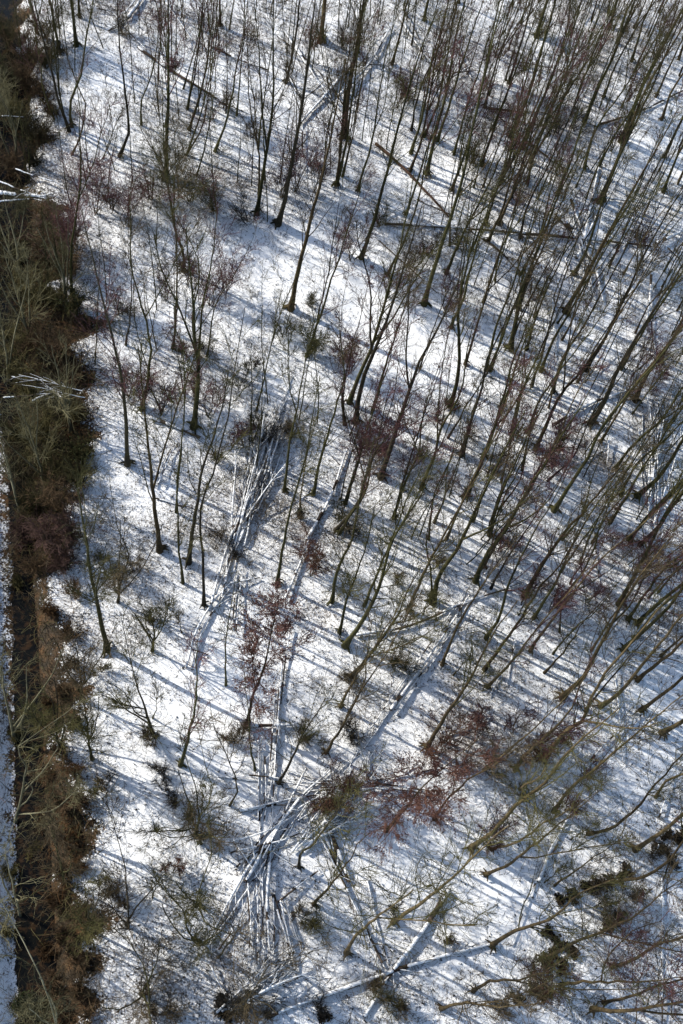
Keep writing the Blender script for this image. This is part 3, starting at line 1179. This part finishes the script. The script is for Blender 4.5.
def make_tree(kind, pp, outside=False):
    P = rise(pp, {'B': 7., 'P': 3.5, 'O': 9., 'R': 12.}.get(kind, 18.5)); hh, dv, r0 = SPEC[kind]
    r0 *= rng.uniform(.85, 1.18)*(.86 if pp[0][1] > 780 else 1.14 if pp[0][1] < 500 and kind == 'T' else 1)
    ztop = P[-1, 2]
    want = {'P': ztop+.6, 'R': ztop+.8, 'B': ztop+1.2}.get(kind, max(ztop+1.5, hh+rng.uniform(-dv, dv)))
    tl = nrm(P[-1]-P[-2]); pts = list(P)
    while pts[-1][2] < want-.3:
        tl = nrm(tl*.75 + np.array([0, 0, .35]) + rng.normal(0, .025, 3)); pts.append(pts[-1]+tl*min(2.2, max(want-pts[-1][2], .5)))
    K = 16 if kind in 'TM' else 12
    Q = spline(pts, K)
    Q[1:-1, :2] += rng.normal(0, .022, (K-2, 2))*(1 if kind != 'T' else .8)
    R = r0*(1-np.linspace(0, 1, K)**.75*.87); R[0] *= 1.45; 
    root = thing('bare_tree', Q[0], 'tree', 'bare winter trees of the snowy wood')
    px = pp[0]
    if kind in 'TMS':
        pal = rng.random()
        bk = 'bark_olive' if pal < .62 else 'bark_brown' if pal < .8 else 'bark_dark'
        if px[1] > 660 and px[0] > 300: bk = 'bark_brown'
    elif kind == 'O': bk = 'bark_pale'
    else: bk = 'bark_brown' if kind == 'R' else 'bark_dark' if rng.random() < .5 else 'bark_olive'
    tr = [tubes(np.concatenate([[Q[0]-[0, 0, .35]], Q])[None], np.r_[R[0]*1.2, R][None], 8 if kind in 'TM' else 6)]
    # a few root spurs round the foot
    if kind in 'TM':
        a = rng.uniform(0, 6.28, 4); d = np.c_[np.cos(a), np.sin(a), np.full(4, -.35)]
        A = np.repeat(Q[:1]+[[0, 0, .28]], 4, 0); sp = np.stack([A, A+d*r0*1.9, A+d*r0*3.6-[0, 0, .12]], 1)
        tr.append(tubes(sp, np.array([[r0*.75, r0*.45, .02]]*4), 5))
    # forks: a second leader on some
    if kind in 'TMBO' and rng.random() < (.4 if kind not in 'BO' else 1):
        for _ in range(1 if kind not in 'BO' else 3):
            p, d, t = kids(Q[None], 1, .3 if kind not in 'BO' else .05, .6 if kind not in 'BO' else .4, .4)
            ln = (1-t)*(Q[-1, 2]-Q[0, 2])*.85
            A = grow(p, d, ln, 8, .12, .06); tr.append(tubes(A, taper(1, 8, np.interp(t, np.linspace(0, 1, K), R)*.7, .015), 6))
            if _ == 0: lead = A[0]
    else: lead = None
    mesh('trunk', tr, M[bk], root, Q[0])
    if kind == 'R': tw = 'twig_rust'
    elif kind == 'O': tw = 'limb_green'
    else: tw = TINT[int(rng.integers(0, 5))] if kind != 'B' else ('twig_olive' if rng.random() < .6 else 'twig_brown')
    mid = to_px(Q[int(K*.6)]); near = min(np.hypot(*(mid-np.array(s_))) for s_ in RED)
    red = kind in 'TMSB' and near < 30 and rng.random() < .7
    if red: tw = 'twig_plum'
    cr, D_ = crown(Q, R, kind, pp[0][0] > 370 and pp[0][1] < 600 and kind in 'TMS')
    if red:
        p, d, t = kids(D_, 2, .1, 1, .7); A = grow(p, d, np.full(len(p), .06), 2, -.3, .1); cr.append(tubes(A, taper(len(A), 2, .011, .008), 3))
    if lead is not None:
        c2, _ = crown(lead, np.linspace(.06, .015, 8), 'S' if kind not in 'BO' else 'B', False); cr += c2
    mesh('crown', cr, M[tw], root, Q[0])
    if kind == 'R':
        p, d, t = kids(D_, 3, .1, 1, .7)
        A = grow(p, d, np.full(len(p), .07), 2, -.3, .1); mesh('catkins', [tubes(A, taper(len(A), 2, .014, .010), 3)], M['catkin'], root, Q[0])
    size = {'T': 'thick', 'M': 'slim', 'S': 'thin', 'P': 'stunted', 'B': 'bushy many-stemmed', 'R': 'rusty-red crowned', 'O': 'spreading pale-limbed'}[kind]
    lean = pp[min(2, len(pp)-1)]-pp[0]; ang = math.degrees(math.atan2(-lean[1], lean[0]))
    col = {'bark_olive': 'olive', 'bark_brown': 'brown', 'bark_dark': 'dark', 'bark_pale': 'greenish'}[bk]
    pend(root, f'{size} {col} bare tree rooted', px)
for kind, pp in read(TREES): make_tree(kind, pp)
# further thin trees of the dense stand at upper right and right, between the ones traced above
FOOT = [pp[0] for _, pp in read(TREES)]
added = 0
for _ in range(4000):
    g_ = np.array([rng.uniform(-5, 45), rng.uniform(18, 80)]); q = to_px([g_[0], g_[1], 0])
    if not (150 < q[0] < 690 and -10 < q[1] < 640 and q[0] > 330-q[1]*-.25*(q[1] > 200)): continue
    if 290 < q[0] < 440 and 210 < q[1] < 330: continue
    if min(np.hypot(*(q-f_)) for f_ in FOOT) < 13: continue
    k_ = 'S' if rng.random() < .6 else 'M'
    up_ = to_px([g_[0]+rng.normal(0, .25), g_[1]+rng.normal(0, .25), 3.]); up2 = to_px([g_[0]+rng.normal(.1, .5), g_[1]+rng.normal(0, .4), 7.])
    make_tree(k_, np.array([q, up_, up2])); FOOT.append(q); added += 1
    if added >= 60: break

# ------------------------------------------------------------------ fallen logs and poles with their snow
LS = {'L': (.11, .72), 'p': (.045, .7), 'm': (.075, .78), 'D': (.088, .42), 'd': (.045, .35), 'H': (.13, .0)}
nlog = 0
for kind, pp in read(LOGS):
    r0, cov = LS[kind]; r0 *= rng.uniform(.85, 1.15)*(1.35 if pp[:, 1].mean() < 330 and kind in 'Lpm' else 1)
    n = len(pp); K = max(10, int(4*n))
    base = np.array([at(*q) for q in pp])
    lift = rng.uniform(.05, .35) if kind in 'pdm' else rng.uniform(.0, .15)
    Q = spline(base, K)
    over = prof(Q[:, :2])[5].clip(0, 3).max() > 1.0
    gz = ground_z(Q[:, :2])
    if over: gz = np.full(K, max(ground_z(Q[:1, :2])[0], ground_z(Q[-1:, :2])[0])+.9)
    # keep the line of sight: move the point along its ray to the height where it lies
    z = gz.mean()*.3+gz*.7 + r0*.9 + lift*np.linspace(1, .4, K)
    Q = np.array([CAM+(q-CAM)*((H-zz)/H) for q, zz in zip(Q, z)])
    Q[1:-1] += rng.normal(0, .010, (K-2, 3))
    mid = Q[K//2]
    root = thing('fallen_log', mid, 'fallen log', 'fallen logs and poles lying on the snow')
    R = np.linspace(r0, r0*.55, K)*rng.uniform(.92, 1.08, K)
    parts = [tubes(Q[None], R[None], 8)]
    Ln = np.linalg.norm(Q[-1]-Q[0])
    nb = int(Ln*(1.0 if kind in 'LD' else .7))
    if nb > 1:                                             # snapped side branches
        p, d, t = kids(Q[None], nb, .3, .98, .8); d[:, 2] = np.abs(d[:, 2])*.3
        A = grow(p, d, rng.uniform(.3, 1.5, nb), 4, -.03, .12); parts.append(tubes(A, taper(nb, 4, r0*.28, .012), 4))
    mesh('log', parts, M['log_bare' if kind == 'H' else 'log_bark'], root, mid)
    if cov > 0:
        # snow lying along the top in broken runs
        t = np.linspace(0, 1, K*6); QQ = np.array([np.interp(t, np.linspace(0, 1, K), Q[:, j]) for j in range(3)]).T
        RR = np.interp(t, np.linspace(0, 1, K), R)
        nz = vnoise(np.c_[t*Ln*1.3+nlog*17, t*0], 1.0, 5)
        on = nz < (.15+cov*.9)
        thick = np.interp(np.arange(len(t)), np.arange(len(t)), np.where(on, 1., .25)); thick = np.convolve(np.r_[thick[0], thick, thick[-1]], [.25, .5, .25], 'valid')
        rr = RR*(.55+.38*thick)*rng.uniform(.85, 1.1, len(t)); rr[0] *= .4; rr[-1] *= .4
        runs = [tubes((QQ+np.c_[np.zeros((len(t), 2)), RR*(-.1+.6*thick)])[None], rr[None], 7)]
        if nb > 1: runs.append(tubes(A[:, :3]+[0, 0, r0*.2+.01], taper(nb, 3, r0*.26, .014), 4)) if cov > .5 else None
        if runs: mesh('snow_cap', runs, M['snow'], root, mid)
    if nlog in (): pass
    desc = {'L': 'thick snow-topped fallen log', 'p': 'thin snow-topped fallen pole', 'm': 'straight snow-topped fallen trunk', 'D': 'thick dark fallen log', 'd': 'thin dark fallen pole', 'H': 'thick bare brown fallen log'}[kind]
    pend(root, desc, pp.mean(0)); nlog += 1

# the snowy top of the fallen tree: a fan of forked limbs lying on the ground
def treetop(px0, px1, nst, ln, seed, z=.2, k=1.):
    a, b = at(*px0, z), at(*px1, z+.4); root = thing('fallen_treetop', a, 'fallen treetop')
    d0 = nrm(b-a); Lr = np.linalg.norm(b-a)
    D = nrm(d0 + rng.normal(0, .16, (nst, 3))*[1, 1, .4]+[0, 0, .05]); P0 = a + rng.normal(0, .3, (nst, 3))*[1, 1, .2]
    A = grow(P0, D, Lr*rng.uniform(.6, 1.1, nst), 8, -.005, .05); A[..., 2] = np.maximum(A[..., 2], .08)
    p, d, t = kids(A, 9, .2, .98, .5); B1 = grow(p, d*[1, 1, .5], rng.uniform(.5, 1.7, len(p)), 5, .0, .1); B1[..., 2] = np.maximum(B1[..., 2], .06)
    p, d, t = kids(B1, 5, .2, .98, .6); B2 = grow(p, d, rng.uniform(.2, .7, len(p)), 3, .02, .1)
    mesh('branches', [tubes(A, taper(nst, 8, .06*k, .02*k), 5), tubes(B1, taper(len(B1), 5, .022*k, .01), 4), tubes(B2, taper(len(B2), 3, .010, .006), 3)], M['twig_dark'], root, a)
    mesh('snow_cap', [tubes(A+[0, 0, .035], taper(nst, 8, .058*k, .022*k), 5), tubes(B1[:, :4]+[0, 0, .016], taper(len(B1), 4, .022*k, .012*k), 4)], M['snow'], root, a)
    return root
r = treetop((236, 535), (278, 425), 9, 6, 0); r['label'] = 'snow-covered fallen treetop spreading upward from the snowy log bundle'
r = treetop((262, 470), (276, 398), 7, 4, 0); r['label'] = 'dark twiggy end of a fallen treetop at the bare birch foot'
r = treetop((300, 850), (362, 790), 7, 4, 0); r['label'] = 'fallen snowy branches under the reddish brush beside the pole pile'
r = treetop((225, 1015), (290, 960), 6, 4, 0); r['label'] = 'tangle of snowy fallen branches at the bottom edge below the pole pile'
r = treetop((74, 396), (12, 388), 2, 4, 0, 2.8, .42); r['label'] = 'white snow-laden branches reaching left over the ditch'
r = treetop((650, 520), (652, 400), 7, 4, 0); r['label'] = 'fallen snowy branches lying in the upright pole bundle at right'
r = treetop((588, 300), (590, 170), 3, 4, 0, .2, .5); r['label'] = 'fallen snowy branches running through the star of crossed logs'

# ------------------------------------------------------------------ shrubs and bushes
CM = {'olive': 'twig_olive', 'brown': 'twig_brown', 'dark': 'twig_dark', 'plum': 'twig_plum', 'rust': 'twig_rust', 'ivy': 'twig_olive', 'leaf': 'twig_dark'}
def leaf_quads(P, n, size, spread):
    i = rng.integers(0, len(P), n); c = P[i]+rng.normal(0, spread, (n, 3))
    u = nrm(rng.normal(0, 1, (n, 3))); v = nrm(np.cross(u, rng.normal(0, 1, (n, 3)))); s = rng.uniform(.6, 1.3, (n, 1))*size
    V = np.stack([c-u*s, c-v*s*.6, c+u*s, c+v*s*.6], 1).reshape(-1, 3)
    return V, np.arange(4*n).reshape(n, 4)
ditch = False
for l in SHRUBS.strip().splitlines():
    if l[0] == '#':
        ditch = 'ditch' in l; continue
    x, y, rp, kd = l.split(); x, y, rp = float(x), float(y), float(rp)
    d0 = np.linalg.norm(at(x, y)-CAM); r = rp*d0/F*(1.0 if kd == 'leaf' else .95 if ditch and y > 680 else 1.1 if ditch and y > 560 else 1.35)
    h = {'leaf': r*.9}.get(kd, r*1.7)
    tall = kd in ('plum', 'rust') and not ditch
    if ditch: h = r*(rng.uniform(1.0, 2.4) if y < 560 else rng.uniform(.7, 1.6))
    if tall: h = r*2.7
    c = at(x, y, h*(.66 if tall else .5)); g0 = ground_z(c[:2])[0]; b = np.array([c[0], c[1], g0])
    root = thing('ivy_bush' if kd in ('ivy', 'leaf') else 'shrub', b, 'shrub', 'bushes and shrubs of the wood')
    if kd == 'leaf':
        n = 9; a = rng.uniform(0, 6.28, n); D = np.c_[np.cos(a), np.sin(a), rng.uniform(.1, .8, n)]
        A = grow(b+rng.normal(0, r*.2, (n, 3))*[1, 1, 0], D, r*rng.uniform(.4, 1., n), 4, 0, .15)
        p, d, t = kids(A, 6, .1, 1, .8); B1 = grow(p, d, np.full(len(p), r*.35), 3, .05, .15)
        B1[..., 2] = np.maximum(B1[..., 2], g0+.05)
        mesh('stems', [tubes(A, taper(n, 4, .02, .008), 4), tubes(B1, taper(len(B1), 3, .008, .005), 3)], M['twig_dark'], root, b)
        mesh('foliage', [leaf_quads(B1.reshape(-1, 3), 240, .085, .07)], M['leaf_dead'], root, b, smooth=False)
    else:
        n = int(5+r*3)+(6 if ditch else 0); a = rng.uniform(0, 6.28, n); e_ = rng.uniform(.08, .45 if tall else .75, n)
        D = np.c_[np.cos(a)*e_, np.sin(a)*e_, np.ones(n)]
        A = grow(b+rng.normal(0, .12, (n, 3))*[1, 1, 0], D, h*rng.uniform(.65, 1.1, n), 6, .02, .12)
        p, d, t = kids(A, 12, .38 if tall else .15, 1, .75); l2 = r*.6*rng.uniform(.5, 1.3, len(p)); B1 = grow(p, d, l2, 4, .03, .16)
        n3 = 5 if ditch else 8
        p, d, t = kids(B1, n3, .1, 1, .7); l3 = r*.3*rng.uniform(.4, 1.4, len(p)); B2 = grow(p, d, l3, 3, .02, .2)
        sc2 = min(1.0, .6+.3*r); tw2 = .009 if ditch else .0062
        mesh('stems', [tubes(A, taper(n, 6, (.034 if ditch else .024)*sc2, .012), 4)], M['lit_twig_olive' if ditch else 'twig_dark' if kd == 'dark' else 'twig_brown'], root, b)
        tp = [tubes(B1, taper(len(B1), 4, .013 if ditch else .010, .006), 3), tubes(B2, taper(len(B2), 3, tw2, tw2*.7), 3)]
        if kd in ('rust', 'plum'):
            p, d, t = kids(B2, 1, .2, 1, .8); A2 = grow(p, d, np.full(len(p), .05), 2, -.3, .1); tp.append(tubes(A2, taper(len(A2), 2, .010, .007), 3))
        mesh('twigs', tp, M[('lit_' if ditch else '')+CM[kd]], root, b)
        if kd == 'ivy': mesh('foliage', [leaf_quads(np.concatenate([A.reshape(-1, 3), B1.reshape(-1, 3)]), 900, .05, .1)], M['leaf_ivy'], root, b, smooth=False)
    big = 'large' if rp >= 14 else 'small' if rp < 9 else 'medium'
    pend(root, {'olive': f'{big} olive twiggy shrub', 'brown': f'{big} brown twiggy shrub', 'dark': f'{big} dark twiggy shrub', 'plum': f'{big} plum-tinted twiggy shrub',
                'rust': f'{big} rusty-red twiggy shrub', 'ivy': f'{big} green ivy-covered bush', 'leaf': f'{big} low blackish leafy bush'}[kd], (x, y))

# ------------------------------------------------------------------ what nobody could count
def scatter(n, x0, x1, y0, y1):
    px = rng.uniform(x0, x1, n); py = rng.uniform(y0, y1, n)
    return np.array([at(a, b_) for a, b_ in zip(px, py)])[:, :2]
def stuff(ob, label, cat):
    ob['kind'] = 'stuff'; ob['label'] = label; ob['category'] = cat
# even over the ground itself, not over the picture
def on_ground(n):
    xy = np.c_[rng.uniform(-32, 42, n), rng.uniform(-6, 82, n)]
    q = (np.c_[xy, np.zeros(n)]-CAM) @ ROT; u = CX+F*q[:, 0]/-q[:, 2]; v = CY-F*q[:, 1]/-q[:, 2]
    return xy[(u > -40) & (u < 723) & (v > -40) & (v < 1064)]
xy = on_ground(420000); lt = litter_at(xy)*(.4+1.3*vnoise(xy, .8, 21)**2)
xy = xy[rng.random(len(xy)) < lt*.8]; z = ground_z(xy); n = len(xy)
a = rng.uniform(0, 6.28, n); D = np.c_[np.cos(a), np.sin(a), np.abs(rng.normal(0, .8, n))]
A = grow(np.c_[xy, z-.01], D, rng.uniform(.08, .45, n), 3, 0, .25)
stuff(mesh('ground_twigs', [tubes(A, taper(n, 3, .009, .005), 3)], M['twig_brown']), 'thin brown twigs and dead stalks poking through the snow', 'undergrowth')
k_ = rng.random(n) < .35; c = np.c_[xy, z+.02][k_]
stuff(mesh('leaf_litter', [leaf_quads(c, len(c), .055, .04)], M['leaf_dead'], smooth=False), 'dead brown leaves scattered over the snow', 'leaf litter')
# the thinnest poles of the crowded stand at the far side, past counting between the trees
xy = on_ground(9000); q = (np.c_[xy, np.zeros(len(xy))]-CAM) @ ROT
xy = xy[(xy[:, 1] > 26+.25*np.abs(xy[:, 0]-8)) & (litter_at(xy) > .75) & (rng.random(len(xy)) < .10)]; n = len(xy)
A = grow(np.c_[xy, ground_z(xy)-.05], rng.normal(0, .07, (n, 3))+[0, 0, 1], rng.uniform(5, 11, n), 10, .03, .03)
p, d, t = kids(A, 9, .3, 1, .5); l_ = rng.uniform(.5, 1.6, len(p)); B1 = grow(p, d, l_, 4, .08, .12)
p, d, t = kids(B1, 4, .2, 1, .6); B2 = grow(p, d, rng.uniform(.2, .6, len(p)), 3, .03, .15)
stuff(mesh('thin_pole_trees', [tubes(A, taper(n, 10, .042, .012), 5), tubes(B1, taper(len(B1), 4, .010, .006), 3), tubes(B2, taper(len(B2), 3, .0062, .0045), 3)], M['bark_olive']), 'crowd of very thin young stems between the trees of the far stand', 'young trees')
print('poles', n)
# low whips and seedlings, a haze of thin stems under the trees
xy = on_ground(20000); v = vnoise(xy, .3, 41)*.6+vnoise(xy, .9, 42)*.4
xy = xy[(rng.random(len(xy)) < np.clip((v-.38)*3.2, .03, 1)*litter_at(xy))]; n = len(xy)
A = grow(np.c_[xy, ground_z(xy)-.02], rng.normal(0, .35, (n, 3))+[0, 0, 1], rng.uniform(.5, 1, n)*rng.choice([1.2, 2., 3.6], n), 5, .04, .10)
p, d, t = kids(A, 6, .2, 1, .6); B1 = grow(p, d, rng.uniform(.15, .7, len(p)), 3, .05, .15)
p, d, t = kids(B1, 3, .2, 1, .6); B2 = grow(p, d, rng.uniform(.1, .35, len(p)), 3, .02, .15)
stuff(mesh('seedlings', [tubes(A, taper(n, 5, .010, .006), 3), tubes(B1, taper(len(B1), 3, .0065, .0045), 3), tubes(B2, taper(len(B2), 3, .005, .0035), 3)], M['twig_brown']), 'haze of thin leafless seedlings and whips on the forest floor', 'undergrowth')
def band(n, f):
    xy = np.c_[rng.uniform(-30, 5, n), rng.uniform(-6, 82, n)]
    s, t, r_, l_, w_, bk = prof(xy); return xy[f(s, t, r_, l_, w_, bk, rng.random(n))]
pt = lambda xy: vnoise(xy, .35, 31)
for nm, mt, cnt, sel, lab in (('bank_grass', 'reed_brown', 60000, lambda v: v > .35, 'matted brown dead grass and brambles along the ditch bank'),
                              ('bracken', 'reed_rust', 60000, lambda v: v < .5, 'rust-brown dead bracken in the ditch'),
                              ('bramble', 'reed_olive', 60000, lambda v: np.abs(v-.5) < .22, 'olive-green bramble stems along the ditch')):
    xy = band(cnt, lambda s, t, r_, l_, w_, bk, u: (bk > -.5+u*.8) & ((np.abs(t-w_) > .75) | (u < .08)))
    xy = xy[sel(pt(xy))]; z = ground_z(xy); n = len(xy)
    a = rng.uniform(0, 6.28, n); D = np.c_[np.cos(a), np.sin(a), rng.uniform(.3, 1.6, n)]
    A = grow(np.c_[xy, z-.02], D, rng.uniform(.4, 1.6, n), 4, -.15, .25)
    stuff(mesh(nm, [tubes(A, taper(n, 4, .014, .008), 3)], M[mt]), lab, 'undergrowth')
# hanging ivy round the foot of a few trunks
write_labels()
